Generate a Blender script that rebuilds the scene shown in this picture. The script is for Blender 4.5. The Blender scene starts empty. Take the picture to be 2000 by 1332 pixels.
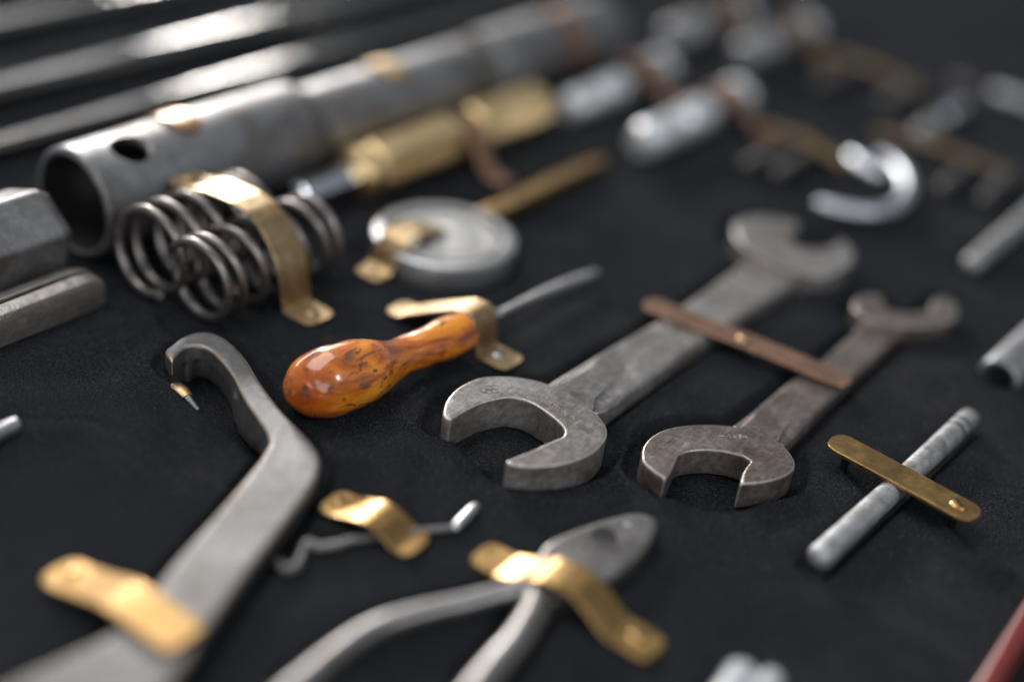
import bpy, bmesh, math, random
import numpy as np
from mathutils import Vector, Matrix
random.seed(7); rng = np.random.default_rng(7)
S = bpy.context.scene; COL = S.collection
# ------------------------------------------------------------------ camera
FPX, CX, CY, CH = 2556., 1000., 666., .29
TH, RO = math.radians(30.66), math.radians(-8.17); ct, st = math.cos(TH), math.sin(TH)
FW, UP, RT = Vector((0, ct, -st)), Vector((0, st, ct)), Vector((1, 0, 0))
CR = RT * math.cos(RO) - UP * math.sin(RO); CU = RT * math.sin(RO) + UP * math.cos(RO)
cam = bpy.data.cameras.new('camera'); co = bpy.data.objects.new('camera', cam); COL.objects.link(co)
co.matrix_world = Matrix(((CR.x, CU.x, -FW.x, 0), (CR.y, CU.y, -FW.y, 0), (CR.z, CU.z, -FW.z, CH), (0, 0, 0, 1)))
cam.sensor_width = 36; cam.lens = 36 * FPX / 2000; cam.clip_start = .01; cam.clip_end = 50
cam.dof.use_dof = True; cam.dof.focus_distance = .507; cam.dof.aperture_fstop = 1.45
S.camera = co
S.view_settings.view_transform = 'Standard'; S.view_settings.look = 'None'; S.view_settings.exposure = 0
# ------------------------------------------------------------------ world and lamps
W = bpy.data.worlds.new('World'); S.world = W; W.use_nodes = True
W.node_tree.nodes['Background'].inputs[0].default_value = (.80, .90, 1, 1)
W.node_tree.nodes['Background'].inputs[1].default_value = .26
def area(name, loc, target, sx, sy, power, col):
    L = bpy.data.lights.new(name, 'AREA'); L.shape = 'RECTANGLE'; L.size = sx; L.size_y = sy; L.energy = power; L.color = col
    o = bpy.data.objects.new(name, L); COL.objects.link(o); o.location = loc
    o.rotation_euler = (Vector(target) - Vector(loc)).to_track_quat('-Z', 'Y').to_euler(); return o
area('overhead_softbox', (-.75, .95, 1.85), (-.1, .4, 0), 2.0, 1.2, 27, (1, .985, .97))
area('window_lamp', (-1.0, 3.0, .90), (-.25, .75, 0), .30, .34, 75, (1, .97, .93))
area('far_window', (-2.3, 3.3, 1.15), (-.1, .6, 0), 3.4, .26, 30, (1, .97, .94))
area('front_window', (-.45, -1.9, .85), (0, .45, 0), 2.6, 1.5, 24, (.95, .98, 1))
area('side_lamp', (1.35, -.45, 1.45), (0, .45, 0), .42, .55, 11, (.95, .98, 1))
# ------------------------------------------------------------------ layout helpers (mm on the board: u along the case, v across it)
AZ = math.radians(32.13)
U = Vector((math.sin(AZ), math.cos(AZ), 0)); V = Vector((math.cos(AZ), -math.sin(AZ), 0))
def at(px, py, z=0.):                      # point of the board's level z (mm) seen at that picture point
    d = CR * ((px - CX) / FPX) - CU * ((py - CY) / FPX) + FW; t = (z / 1000 - CH) / d.z
    return Vector((0, 0, CH)) + d * t
def uv(u, v, z=0.): return (U * u + V * v) / 1000 + Vector((0, 0, z / 1000))
def uvof(p): return p.dot(U) * 1000, p.dot(V) * 1000
def mm(p): return Vector((p.x, p.y))
# ------------------------------------------------------------------ materials
def nt(name):
    m = bpy.data.materials.new(name); m.use_nodes = True; t = m.node_tree; return m, t, t.nodes['Principled BSDF']
class N:
    def __init__(s, t):
        s.t = t; s.c = t.nodes.new('ShaderNodeTexCoord').outputs['Object']
    def noise(s, scale, detail=4, rough=.55, vec=None, dist=0):
        n = s.t.nodes.new('ShaderNodeTexNoise'); n.inputs['Scale'].default_value = scale; n.inputs['Detail'].default_value = detail
        n.inputs['Roughness'].default_value = rough; n.inputs['Distortion'].default_value = dist
        s.t.links.new(vec or s.c, n.inputs['Vector']); return n.outputs['Fac']
    def ramp(s, src, stops):
        r = s.t.nodes.new('ShaderNodeValToRGB'); e = r.color_ramp.elements
        while len(e) < len(stops): e.new(.5)
        for k, (p, c) in enumerate(stops):
            e[k].position = p; e[k].color = (c, c, c, 1) if not isinstance(c, tuple) else c + (1,)
        s.t.links.new(src, r.inputs[0]); return r.outputs[0]
    def mix(s, f, a, b, mode='MIX'):
        m = s.t.nodes.new('ShaderNodeMix'); m.data_type = 'RGBA'; m.blend_type = mode
        for i, v in ((0, f), (6, a), (7, b)):
            if hasattr(v, 'links'): s.t.links.new(v, m.inputs[i])
            elif i == 0: m.inputs[0].default_value = v
            else: m.inputs[i].default_value = tuple(v) + (1,)
        return m.outputs[2]
    def map(s, scale):
        m = s.t.nodes.new('ShaderNodeMapping'); m.inputs['Scale'].default_value = scale; s.t.links.new(s.c, m.inputs[0]); return m.outputs[0]
    def bump(s, bsdf, src, strength, dist, prev=None):
        b = s.t.nodes.new('ShaderNodeBump'); b.inputs['Strength'].default_value = strength; b.inputs['Distance'].default_value = dist
        s.t.links.new(src, b.inputs['Height'])
        if prev: s.t.links.new(prev, b.inputs['Normal'])
        s.t.links.new(b.outputs[0], bsdf.inputs['Normal']); return b.outputs[0]
def metal(name, col, r0=.28, r1=.45, stain=(.12, .09, .07), s_amt=.5, s_scale=60, bump=.12, bscale=900, metallic=1., edge=None, fine=.25, scratch=0., srot=.56):
    m, t, b = nt(name); n = N(t); b.inputs['Metallic'].default_value = metallic
    big = n.ramp(n.noise(s_scale, 5, .6, dist=.6), [(.42, 0.), (.68, s_amt)])
    small = n.ramp(n.noise(s_scale * 9, 3, .7), [(.35, 1 - fine), (.65, 1.)])
    c = n.mix(big, col, stain); c = n.mix(1., c, small, 'MULTIPLY')
    if scratch:
        mp = t.nodes.new('ShaderNodeMapping'); mp.inputs['Scale'].default_value = (1, .07, 1); mr = t.nodes.new('ShaderNodeMapping'); mr.inputs['Rotation'].default_value = (0, 0, srot); t.links.new(n.c, mr.inputs[0]); t.links.new(mr.outputs[0], mp.inputs[0])
        sc_ = n.ramp(n.noise(1100, 3, .75, vec=mp.outputs[0]), [(.40, 1 - scratch * .6), (.58, 1.), (.70, 1 + scratch * .8)]); c = n.mix(1., c, sc_, 'MULTIPLY')
        cl = n.ramp(n.noise(s_scale * 2.3, 5, .7, dist=1.), [(.3, 1 - scratch), (.7, 1 + scratch * .7)]); c = n.mix(1., c, cl, 'MULTIPLY')
    if edge:
        g = t.nodes.new('ShaderNodeNewGeometry'); e = n.ramp(g.outputs['Pointiness'], [(.515, 0.), (.56, .8)]); c = n.mix(e, c, edge)
    t.links.new(c, b.inputs['Base Color'])
    t.links.new(n.ramp(n.noise(s_scale * 3, 4, .6), [(.3, r0), (.7, r1)]), b.inputs['Roughness'])
    p = n.bump(b, n.noise(bscale, 3, .6), bump, .0004); n.bump(b, n.noise(s_scale * 1.7, 3), bump * .8, .002, p)
    return m
M = {}
M['wrench'] = metal('worn_forged_steel', (.37, .345, .33), .27, .44, (.19, .14, .11), .65, 36, .25, 1500, .5, edge=(.74, .72, .70), fine=.4, scratch=.35)
M['wrench2'] = metal('brown_forged_steel', (.265, .22, .20), .27, .44, (.14, .10, .08), .8, 46, .25, 1500, .5, edge=(.70, .64, .60), fine=.4, scratch=.35)
M['plier'] = metal('plier_steel', (.25, .24, .235), .32, .46, (.16, .13, .11), .6, 45, .14, 900, .85, edge=(.5, .48, .46), scratch=.2)
M['hook'] = metal('grey_zinc_steel', (.175, .175, .178), .42, .55, (.11, .09, .075), .7, 26, .2, 700, .75, edge=(.50, .37, .26), fine=.25, scratch=.12)
M['tube'] = metal('blued_tube_steel', (.29, .29, .30), .46, .60, (.13, .105, .085), .85, 34, .12, 500, .85)
M['tube2'] = metal('dull_grey_tube', (.34, .345, .36), .38, .5, (.2, .19, .18), .5, 50, .1, 800, .8)
M['dark'] = metal('oily_dark_steel', (.27, .24, .21), .30, .46, (.12, .09, .065), .75, 90, .35, 1100, .7, edge=(.60, .56, .52), scratch=.4)
M['spring'] = metal('spring_steel', (.27, .245, .235), .28, .42, (.15, .12, .10), .5, 90, .1, 1100, .85)
M['polish'] = metal('polished_rod_steel', (.27, .265, .26), .09, .13, (.14, .13, .12), .4, 12, .03, 300, fine=.08)
M['bright'] = metal('machined_steel', (.50, .50, .51), .34, .46, (.36, .34, .32), .4, 60, .08, 900, .9)
M['chrome'] = metal('chrome_plate', (.80, .83, .86), .12, .2, (.6, .6, .62), .3, 60, .02, 400, fine=.05)
M['pale'] = metal('pale_dished_steel', (.62, .61, .60), .36, .48, (.4, .38, .36), .5, 60, .06, 600, .8)
M['satin'] = metal('satin_chrome', (.66, .69, .74), .36, .46, (.55, .56, .6), .3, 60, .03, 400, fine=.05)
M['zinc'] = metal('white_zinc_plate', (.93, .94, .96), .22, .34, (.7, .72, .75), .4, 60, .05, 400, .7, fine=.05)
M['rod'] = metal('scuffed_rod_steel', (.50, .50, .505), .50, .66, (.17, .155, .145), .85, 130, .2, 1200, .8, fine=.35)
M['brass'] = metal('brushed_brass', (.60, .37, .14), .24, .42, (.26, .145, .06), .65, 60, .1, 900, .95, fine=.2, scratch=.16, srot=2.13)
M['fit'] = metal('bright_turned_brass', (.92, .68, .36), .32, .42, (.70, .46, .20), .5, 50, .05, 700, 1., fine=.1)
M['brass2'] = metal('pale_brass', (.60, .43, .23), .33, .45, (.30, .19, .10), .75, 65, .12, 700, .95, fine=.25, scratch=.14, srot=2.13)
M['copper'] = metal('aged_copper_brass', (.50, .285, .19), .30, .42, (.28, .165, .115), .6, 70, .1, 900, .85, fine=.2, scratch=.2, srot=2.13)
M['dim'] = metal('dull_dark_pin', (.15, .14, .14), .4, .55, (.1, .08, .07), .5, 60, .1, 900, .8)
M['olive'] = metal('dull_olive_brass', (.32, .21, .10), .34, .46, (.20, .13, .06), .5, 60, .06, 900, .85)
M['recess_shade'] = metal('black_recess_shade', (.05, .047, .045), .5, .7, (.03, .025, .02), .5, metallic=.3)  # black colour standing for the shade inside bores, holes and grooves
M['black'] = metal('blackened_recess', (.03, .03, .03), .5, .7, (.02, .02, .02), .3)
def felt_mat():
    m, t, b = nt('black_felt'); n = N(t)
    c = n.mix(n.ramp(n.noise(9, 3), [(.35, 0.), (.7, 1.)]), (.0165, .0180, .0212), (.0240, .0252, .0288))
    dusty = n.ramp(n.noise(16, 4, .7, dist=1.), [(.50, 0.), (.74, .6)]); c = n.mix(dusty, c, (.044, .042, .043))
    fib = n.ramp(n.noise(1250, 4, .85), [(.38, .35), (.62, 1.85)]); c = n.mix(1., c, fib, 'MULTIPLY')
    lint = n.ramp(n.noise(900, 2, .9, vec=n.map((1, .4, 1))), [(.70, 0.), (.76, .6)]); c = n.mix(lint, c, (.18, .17, .17))
    t.links.new(c, b.inputs['Base Color']); b.inputs['Roughness'].default_value = 1; b.inputs['Specular IOR Level'].default_value = 0
    b.inputs['Sheen Weight'].default_value = 0; b.inputs['Sheen Roughness'].default_value = .6; b.inputs['Sheen Tint'].default_value = (.75, .85, 1, 1)
    p = n.bump(b, n.noise(1500, 4, .8), 1., .0009); n.bump(b, n.noise(260, 3), .35, .001, p)
    return m
M['felt'] = felt_mat()
def wood_mat():
    m, t, b = nt('lacquered_root_wood'); n = N(t)
    m1 = t.nodes.new('ShaderNodeMapping'); m1.inputs['Rotation'].default_value = (0, 0, .62); t.links.new(n.c, m1.inputs[0])
    m2 = t.nodes.new('ShaderNodeMapping'); m2.inputs['Scale'].default_value = (1, .38, 1); t.links.new(m1.outputs[0], m2.inputs[0]); v = m2.outputs[0]
    c = n.ramp(n.noise(62, 6, .65, dist=1.3, vec=v), [(.32, (.16, .028, .006)), (.45, (.52, .13, .010)), (.56, (.78, .26, .016)), (.72, (.86, .36, .03))])
    g = t.nodes.new('ShaderNodeVectorMath'); g.operation = 'DOT_PRODUCT'; g.inputs[1].default_value = (14, 8, 0); t.links.new(n.c, g.inputs[0])
    a = t.nodes.new('ShaderNodeMath'); a.operation = 'ADD'; t.links.new(g.outputs['Value'], a.inputs[0]); t.links.new(n.noise(60, 4, .6), a.inputs[1])
    red = n.ramp(a.outputs[0], [(-.1 if 0 else 0., .75), (.24, 0.)]); c = n.mix(red, c, (.38, .06, .006))
    sp = n.ramp(n.noise(340, 3, .5, dist=.8, vec=v), [(.62, 0.), (.68, .9)]); c = n.mix(sp, c, (.06, .03, .02))
    bl = n.ramp(n.noise(110, 3, .6, dist=1.6, vec=v), [(.58, 0.), (.66, .8)]); c = n.mix(bl, c, (.09, .055, .045))
    t.links.new(c, b.inputs['Base Color']); b.inputs['Roughness'].default_value = .26
    b.inputs['Coat Weight'].default_value = 1; b.inputs['Coat Roughness'].default_value = .04
    n.bump(b, n.noise(75, 2), .35, .0025)
    return m
M['wood'] = wood_mat()
def plain(name, col, rough=.5, coat=0.):
    m, t, b = nt(name); n = N(t); c = n.mix(n.ramp(n.noise(70, 4), [(.35, .75), (.65, 1.)]), (0, 0, 0), col)
    t.links.new(c, b.inputs['Base Color']); b.inputs['Roughness'].default_value = rough; b.inputs['Coat Weight'].default_value = coat; return m
M['red'] = plain('red_lacquer', (.20, .022, .02), .3, .6)
M['table'] = plain('black_table_cloth', (.006, .006, .006), .9)
M['lint'] = plain('pale_lint', (.15, .15, .155), .95)
M['stamp'] = plain('stamped_line', (.06, .05, .045), .6)
# ------------------------------------------------------------------ object helpers
def tag(o, label=None, cat=None, group=None, kind=None):
    for k, v in (('label', label), ('category', cat), ('group', group), ('kind', kind)):
        if v: o[k] = v
    return o
def thing(name, loc, label, cat, group=None):
    o = bpy.data.objects.new(name, None); o.empty_display_size = .01; COL.objects.link(o); o.location = loc; return tag(o, label, cat, group)
def wloc(o):
    p = Vector((0, 0, 0))
    while o: p += Vector(o.location); o = o.parent
    return p
def build(name, geo, mat, parent=None, loc=None, angle=35, smooth=True):
    vs, fs = geo; org = wloc(parent) if parent else Vector(loc or (0, 0, 0))
    me = bpy.data.meshes.new(name); me.from_pydata([tuple(Vector(v) - org) for v in vs], [], fs); me.materials.append(mat)
    bm = bmesh.new(); bm.from_mesh(me); bmesh.ops.recalc_face_normals(bm, faces=bm.faces); bm.to_mesh(me); bm.free()
    if smooth:
        me.shade_smooth(); me.set_sharp_from_angle(angle=math.radians(angle))
    o = bpy.data.objects.new(name, me); COL.objects.link(o); o.parent = parent
    if not parent: o.location = org
    return o
def join(*geos):
    vs, fs = [], []
    for v, f in geos:
        k = len(vs); vs += list(v); fs += [tuple(i + k for i in q) for q in f]
    return vs, fs
def catmull(pts, n=6, closed=True):
    """pts: (x, y[, 's']) - 's' keeps a corner sharp"""
    L = len(pts); out = []
    rng_ = range(L if closed else L - 1)
    g = lambda i: Vector(pts[i % L][:2]) if closed else Vector(pts[max(0, min(L - 1, i))][:2])
    sh = lambda i: len(pts[i % L]) > 2
    for i in rng_:
        p1, p2 = g(i), g(i + 1); p0 = p1 if sh(i) else g(i - 1); p3 = p2 if sh(i + 1) else g(i + 2)
        for k in range(n):
            t = k / n
            out.append(.5 * ((2 * p1) + (p2 - p0) * t + (2 * p0 - 5 * p1 + 4 * p2 - p3) * t * t + (-p0 + 3 * p1 - 3 * p2 + p3) * t ** 3))
    if not closed: out.append(g(L - 1))
    return out
def pxpoly(pts, z, n=6):
    return [at(p.x, p.y, z) for p in catmull(pts, n)]
def prism(outline, z0, z1, bev=.8, seg=3):
    """outline: world points (x, y); heights in mm; bevelled top rim"""
    bm = bmesh.new(); vs = [bm.verts.new((p[0], p[1], z1 / 1000)) for p in outline]; f = bm.faces.new(vs)
    r = bmesh.ops.extrude_face_region(bm, geom=[f])
    nv = [g for g in r['geom'] if isinstance(g, bmesh.types.BMVert)]
    for v in nv: v.co.z = z0 / 1000
    bmesh.ops.recalc_face_normals(bm, faces=bm.faces)
    if bev:
        es = [e for e in bm.edges if all(abs(v.co.z - z1 / 1000) < 1e-7 for v in e.verts)]
        bmesh.ops.bevel(bm, geom=es, offset=bev / 1000, segments=seg, profile=.6, affect='EDGES', clamp_overlap=True)
    bmesh.ops.triangulate(bm, faces=[f for f in bm.faces if len(f.verts) > 4])
    bm.verts.index_update(); out = ([v.co.copy() for v in bm.verts], [tuple(v.index for v in f.verts) for f in bm.faces]); bm.free(); return out
def frame(d, up=Vector((0, 0, 1))):
    d = d.normalized(); s = d.cross(up)
    if s.length < 1e-4: s = d.cross(Vector((1, 0, 0)))
    s.normalize(); return s, s.cross(d).normalized()
def sweep(pts, radii, seg=24, shape=None, closed_ends=True, squash=1.):
    """pts: world points; radii mm. shape: list of (a, b) unit section points instead of a circle"""
    sec = shape or [(math.cos(2 * math.pi * k / seg), math.sin(2 * math.pi * k / seg)) for k in range(seg)]
    m = len(sec); vs, fs = [], []
    for i, p in enumerate(pts):
        d = (pts[min(i + 1, len(pts) - 1)] - pts[max(i - 1, 0)]); s, up = frame(d); r = radii[i] / 1000 if hasattr(radii, '__len__') else radii / 1000
        vs += [p + s * (a * r) + up * (b * r * squash) for a, b in sec]
    for i in range(len(pts) - 1):
        for k in range(m): fs.append((i * m + k, i * m + (k + 1) % m, (i + 1) * m + (k + 1) % m, (i + 1) * m + k))
    if closed_ends: fs += [tuple(range(m)), tuple((len(pts) - 1) * m + k for k in range(m))]
    return vs, fs
def smoothpath(pts, n=6):
    out = []; L = len(pts)
    for i in range(L - 1):
        p0, p1, p2, p3 = pts[max(0, i - 1)], pts[i], pts[i + 1], pts[min(L - 1, i + 2)]
        for k in range(n):
            t = k / n; out.append(.5 * ((2 * p1) + (p2 - p0) * t + (2 * p0 - 5 * p1 + 4 * p2 - p3) * t * t + (-p0 + 3 * p1 - 3 * p2 + p3) * t ** 3))
    out.append(pts[-1]); return out
def stations(st, n=5):
    """(px, py, z, r) picture stations -> smooth path and radii"""
    P4 = [Vector((*at(a, b, z), r)) for a, b, z, r in st]; q = smoothpath(P4, n)
    return [Vector(p[:3]) for p in q], [p[3] for p in q]
def lathe(a, b, prof, seg=40, shape=None, hole=False):
    """profile [(distance mm from a, radius mm)] along a->b; hole: the profile comes back inside (a closed loop)"""
    d = (b - a).normalized(); s, up = frame(d)
    sec = shape or [(math.cos(2 * math.pi * k / seg), math.sin(2 * math.pi * k / seg)) for k in range(seg)]
    m = len(sec); vs = []; fs = []
    for t, r in prof: vs += [a + d * (t / 1000) + s * (x * r / 1000) + up * (y * r / 1000) for x, y in sec]
    L = len(prof)
    for i in range(L if hole else L - 1):
        j = (i + 1) % L
        for k in range(m): fs.append((i * m + k, i * m + (k + 1) % m, j * m + (k + 1) % m, j * m + k))
    if not hole: fs += [tuple(range(m)), tuple((L - 1) * m + k for k in range(m))]
    return vs, fs
HEX = [(math.cos(math.radians(60 * k + 30)), math.sin(math.radians(60 * k + 30))) for k in range(6)]
def ngon(n, rot=0.): return [(math.cos(2 * math.pi * k / n + rot), math.sin(2 * math.pi * k / n + rot)) for k in range(n)]
def rounded(L, r, e): return [(0, r - e), (e * .3, r - e * .3), (e, r), (L - e, r), (L - e * .3, r - e * .3), (L, r - e)]
def screw(p, parent, mat, r=3.2, h=1.5, rot=.6, tilt=None):
    vs, fs = [], []; n = 20; rings = [(r, 0), (r * .98, h * .35), (r * .8, h * .75), (r * .45, h * .97)]
    ax = (tilt or Vector((0, 0, 1))).normalized(); s = ax.cross(Vector((math.cos(rot), math.sin(rot), .01))).normalized(); u = s.cross(ax)
    for rr, hh in rings: vs += [p + s * (rr * math.cos(2 * math.pi * k / n) / 1000) + u * (rr * math.sin(2 * math.pi * k / n) / 1000) + ax * (hh / 1000) for k in range(n)]
    for i in range(3):
        for k in range(n): fs.append((i * n + k, i * n + (k + 1) % n, (i + 1) * n + (k + 1) % n, (i + 1) * n + k))
    fs.append(tuple(3 * n + k for k in range(n)))
    o = build('screw', (vs, fs), mat, parent)
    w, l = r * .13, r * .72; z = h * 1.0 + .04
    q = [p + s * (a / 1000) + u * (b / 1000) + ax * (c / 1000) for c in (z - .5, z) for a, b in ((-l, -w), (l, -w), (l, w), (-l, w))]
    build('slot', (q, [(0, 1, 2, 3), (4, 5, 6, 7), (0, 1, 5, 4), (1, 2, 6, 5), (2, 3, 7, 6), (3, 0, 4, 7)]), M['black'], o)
def strap(label, A, B, prof, width=10, th=1.3, mat='brass', screws=(), group='brass straps holding the tools down', name='brass_strap', screwmat=None, round_ends=(1, 1), slot=True, side=None):
    """flat metal strip from A to B (world points on the board); prof [(share of the way, height mm)]"""
    A, B = Vector((A.x, A.y, 0)), Vector((B.x, B.y, 0)); L = (B - A).length * 1000; d = (B - A).normalized(); s = Vector((-d.y, d.x, 0))
    tt = np.linspace(0, 1, 161); zl = np.interp(tt, [p[0] for p in prof], [p[1] for p in prof]); zp = np.pad(zl, 4, mode='edge')
    for _ in range(2): zp[1:-1] = (zp[:-2] + zp[1:-1] * 2 + zp[2:]) / 4
    k3 = np.convolve(zp, np.ones(5) / 5, 'same')[4:-4]; k3[:3] = zl[:3]; k3[-3:] = zl[-3:]
    pts = [Vector((t * L, z)) for t, z in zip(tt, k3)]
    # resample by length
    res = [pts[0]]
    for p in pts[1:]:
        if (p - res[-1]).length > .55: res.append(p)
    if (res[-1] - pts[-1]).length > .05: res.append(pts[-1])
    al = [0.]
    for a, b in zip(res, res[1:]): al.append(al[-1] + (b - a).length)
    T = al[-1]; hw = width / 2; extra = [(-hw + k * hw / 8) for k in range(0)]
    root = thing(name, uvp(A), label, 'strap', group)
    rows = []
    er = min(hw, 5.6 if width < 14.2 else 4.4)
    def wid(q):
        w = hw
        for e, dist in ((round_ends[0], q), (round_ends[1], T - q)):
            if e and dist < er: w = min(w, hw - er + math.sqrt(max(0, er * er - (er - dist) ** 2)))
        return max(w, .35)
    # fine steps near the rounded ends
    qs = sorted(set([round(x, 3) for x in list(np.linspace(0, hw, 9) ** 1.0) + list(al) + list(T - np.linspace(0, hw, 9))])); qs = [q for q in qs if 0 <= q <= T]
    xs = np.interp(qs, al, [p.x for p in res]); zs = np.interp(qs, al, [p.y for p in res])
    vs, fs = [], []; c = min(.35, th * .3)
    for i, q in enumerate(qs):
        i0, i1 = max(0, i - 1), min(len(qs) - 1, i + 1); tx, tz = xs[i1] - xs[i0], zs[i1] - zs[i0]; n_ = math.hypot(tx, tz) or 1
        nx, nz = -tz / n_, tx / n_; w = wid(q)
        for a, b in ((-w, c), (-w, th - c), (-w + c, th), (w - c, th), (w, th - c), (w, c), (w - c, 0), (-w + c, 0)):
            p = A + d * ((xs[i] + nx * b) / 1000) + s * (a / 1000); p.z = (zs[i] + nz * b) / 1000; vs.append(p)
    for i in range(len(qs) - 1):
        for k in range(8): fs.append((i * 8 + k, i * 8 + (k + 1) % 8, (i + 1) * 8 + (k + 1) % 8, (i + 1) * 8 + k))
    e = (len(qs) - 1) * 8; fs += [tuple(range(8)), tuple(e + k for k in range(8))]
    build('strip', (vs, fs), M[mat], root)
    for q in screws:
        qq = q * T; x = np.interp(qq, al, [p.x for p in res]); z = np.interp(qq, al, [p.y for p in res])
        x2 = np.interp(qq + .6, al, [p.x for p in res]); z2 = np.interp(qq + .6, al, [p.y for p in res])
        tn = (d * (x2 - x) + Vector((0, 0, z2 - z))).normalized(); nrm = s.cross(tn); nrm = nrm if nrm.z > 0 else -nrm
        p = A + d * (x / 1000); p.z = z / 1000
        screw(p + nrm * (th / 1000 - .0001), root, screwmat or M[mat], tilt=nrm, rot=random.uniform(.2, 2.5))
    return root
def uvp(p): return Vector((p.x, p.y, 0))
def remesh(o, vox, it=4, fac=.5):
    m = o.modifiers.new('remesh', 'REMESH'); m.mode = 'VOXEL'; m.voxel_size = vox / 1000; m.use_smooth_shade = True
    s = o.modifiers.new('smooth', 'SMOOTH'); s.iterations = it; s.factor = fac
    dg = bpy.context.evaluated_depsgraph_get(); me = bpy.data.meshes.new_from_object(o.evaluated_get(dg)); me.shade_smooth()
    o.modifiers.clear(); o.data = me; return o
RECESS = []                                     # (kind, data, depth mm, edge mm): pockets pressed into the felt
def rec_path(pts, r, depth, edge=4): RECESS.append(('path', [(p.x * 1000, p.y * 1000) for p in pts], r, depth, edge))
def rec_poly(pts, grow, depth, edge=4): RECESS.append(('poly', [(p[0] * 1000, p[1] * 1000) for p in pts], grow, depth, edge))

# ================================================================== steel rods along the left edge
rodg = 'polished rods along the back edge of the case'
for (v, r, z, lab) in ((-545, 5.5, 6, 'polished steel rod nearest the big tube, with glints of light'),
                       (-600, 7, 9, 'thick bright steel rod between two other rods at upper left'),
                       (-692, 6.5, 7, 'polished rod behind the thick bright rod at upper left'),
                       (-742, 11, 11, 'outermost steel rod in the upper left corner')):
    g = lathe(uv(100, v, z), uv(1700, v, z), rounded(1600, r, 1.5), 56); build_o = build('steel_rod', g, M['polish'], None, uv(100, v, z))
    tag(build_o, lab, 'rod', rodg)
# ================================================================== large stepped tube spanner
TV, TZ = -440., 25.
tb = thing('tube_spanner', uv(325, TV, 0), 'large grey stepped tube spanner with a round cross hole near its open mouth', 'tube spanner')
g = lathe(uv(325.5, TV, TZ), uv(500, TV, TZ), [(0, 22.8), (.6, 24.6), (1.8, 25.4), (30, 25.3), (132, 25.2), (137, 24.4), (140, 22.5), (142, 19), (142, 10), (100, 10), (92, 21.2), (.8, 21.8)], 96, hole=True)
mouth = build('socket_body', g, M['tube'], tb)
# cross hole, countersunk, drilled where the photo shows it
def ray_cyl(px, py, v0, z0, r):
    o = Vector((0, 0, CH)); d = (at(px, py) - o).normalized(); ov, oz = o.dot(V) - v0 / 1000, o.z - z0 / 1000; dv, dz = d.dot(V), d.z
    a = dv * dv + dz * dz; b = 2 * (ov * dv + oz * dz); c = ov * ov + oz * oz - (r / 1000) ** 2; t = (-b - math.sqrt(max(0, b * b - 4 * a * c))) / (2 * a); return o + d * t
hp = ray_cyl(256, 288, TV, TZ, 25.3); axp = uv(uvof(hp)[0], TV, TZ); hn = (hp - axp).normalized()
cut = build('cutter', lathe(hp - hn * .012, hp + hn * .01, [(0, 8.4), (10.8, 8.4), (13.0, 12), (22, 21)], 48), M['tube'], None, hp, smooth=False)
bo = mouth.modifiers.new('hole', 'BOOLEAN'); bo.object = cut; bo.operation = 'DIFFERENCE'; bo.solver = 'EXACT'
dg = bpy.context.evaluated_depsgraph_get(); me = bpy.data.meshes.new_from_object(mouth.evaluated_get(dg)); mouth.modifiers.clear(); mouth.data = me
me.shade_smooth(); me.set_sharp_from_angle(angle=math.radians(30)); bpy.data.objects.remove(cut)
me.materials.append(M['recess_shade']); ax0 = Vector((0, 0, TZ / 1000))
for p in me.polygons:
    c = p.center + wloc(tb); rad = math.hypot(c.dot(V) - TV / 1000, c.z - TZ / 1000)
    if rad < .0222: p.material_index = 1  # inner wall coloured black to keep the tube's inside in shade
build('shaft', lathe(uv(466, TV, TZ - 1), uv(600, TV, TZ - 1), [(0, 20), (5, 21.2), (140, 21.2), (146, 19), (148, 16), (158, 16)], 64), M['tube'], tb)
build('far_socket', lathe(uv(622, TV - 3, TZ - 1), uv(900, TV - 3, TZ - 1), [(0, 15), (.5, 19.5), (3, 21.5), (134, 21.5), (139, 20), (140, 17)], 64), M['tube'], tb)
def arc_strap(label, u, r, a0, a1, scr=None, mat='brass', width=11, tz=TZ - 2):
    root = thing('brass_strap', uv(u, TV + r * math.cos(math.radians(a0)), 0), label, 'strap', 'brass straps over the stepped tube')
    vs, fs = [], []; n = 40
    for i in range(n + 1):
        a = math.radians(a0 + (a1 - a0) * i / n); q = min(i, n - i) / n * math.radians(abs(a1 - a0)) * r; hw = width / 2
        w = hw if q > hw or i < n / 2 else max(.4, math.sqrt(hw * hw - (hw - q) ** 2))
        for rr in (r + .1, r + 1.4):
            for sgn in (-1, 1): vs.append(uv(u + sgn * w, TV + rr * math.cos(a), tz + rr * math.sin(a)))
    for i in range(n):
        b = i * 4
        for k, l in ((0, 1), (1, 3), (3, 2), (2, 0)): fs.append((b + k, b + l, b + 4 + l, b + 4 + k))
    fs += [(0, 1, 3, 2), (n * 4, n * 4 + 1, n * 4 + 3, n * 4 + 2)]
    build('strip', (vs, fs), M[mat], root)
    if scr is not None:
        a = math.radians(scr); nrm = V * math.cos(a) + Vector((0, 0, math.sin(a))); screw(uv(u, TV, tz) + nrm * ((r + 1.3) / 1000), root, M['brass2'], tilt=nrm)
arc_strap('dull copper strap end with a pale screw beside the cross hole of the big tube', 386, 25.5, 178, 62, 74, 'copper', 15, TZ)
arc_strap('bright brass strap lapping over the middle of the stepped tube', 531, 21.3, 178, 50, 64, 'brass2', 16, TZ - 1)
arc_strap('pinkish brass strap over the far socket of the stepped tube', 697, 21.6, 178, -25, 80, 'copper', 15, TZ - 1)
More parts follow.
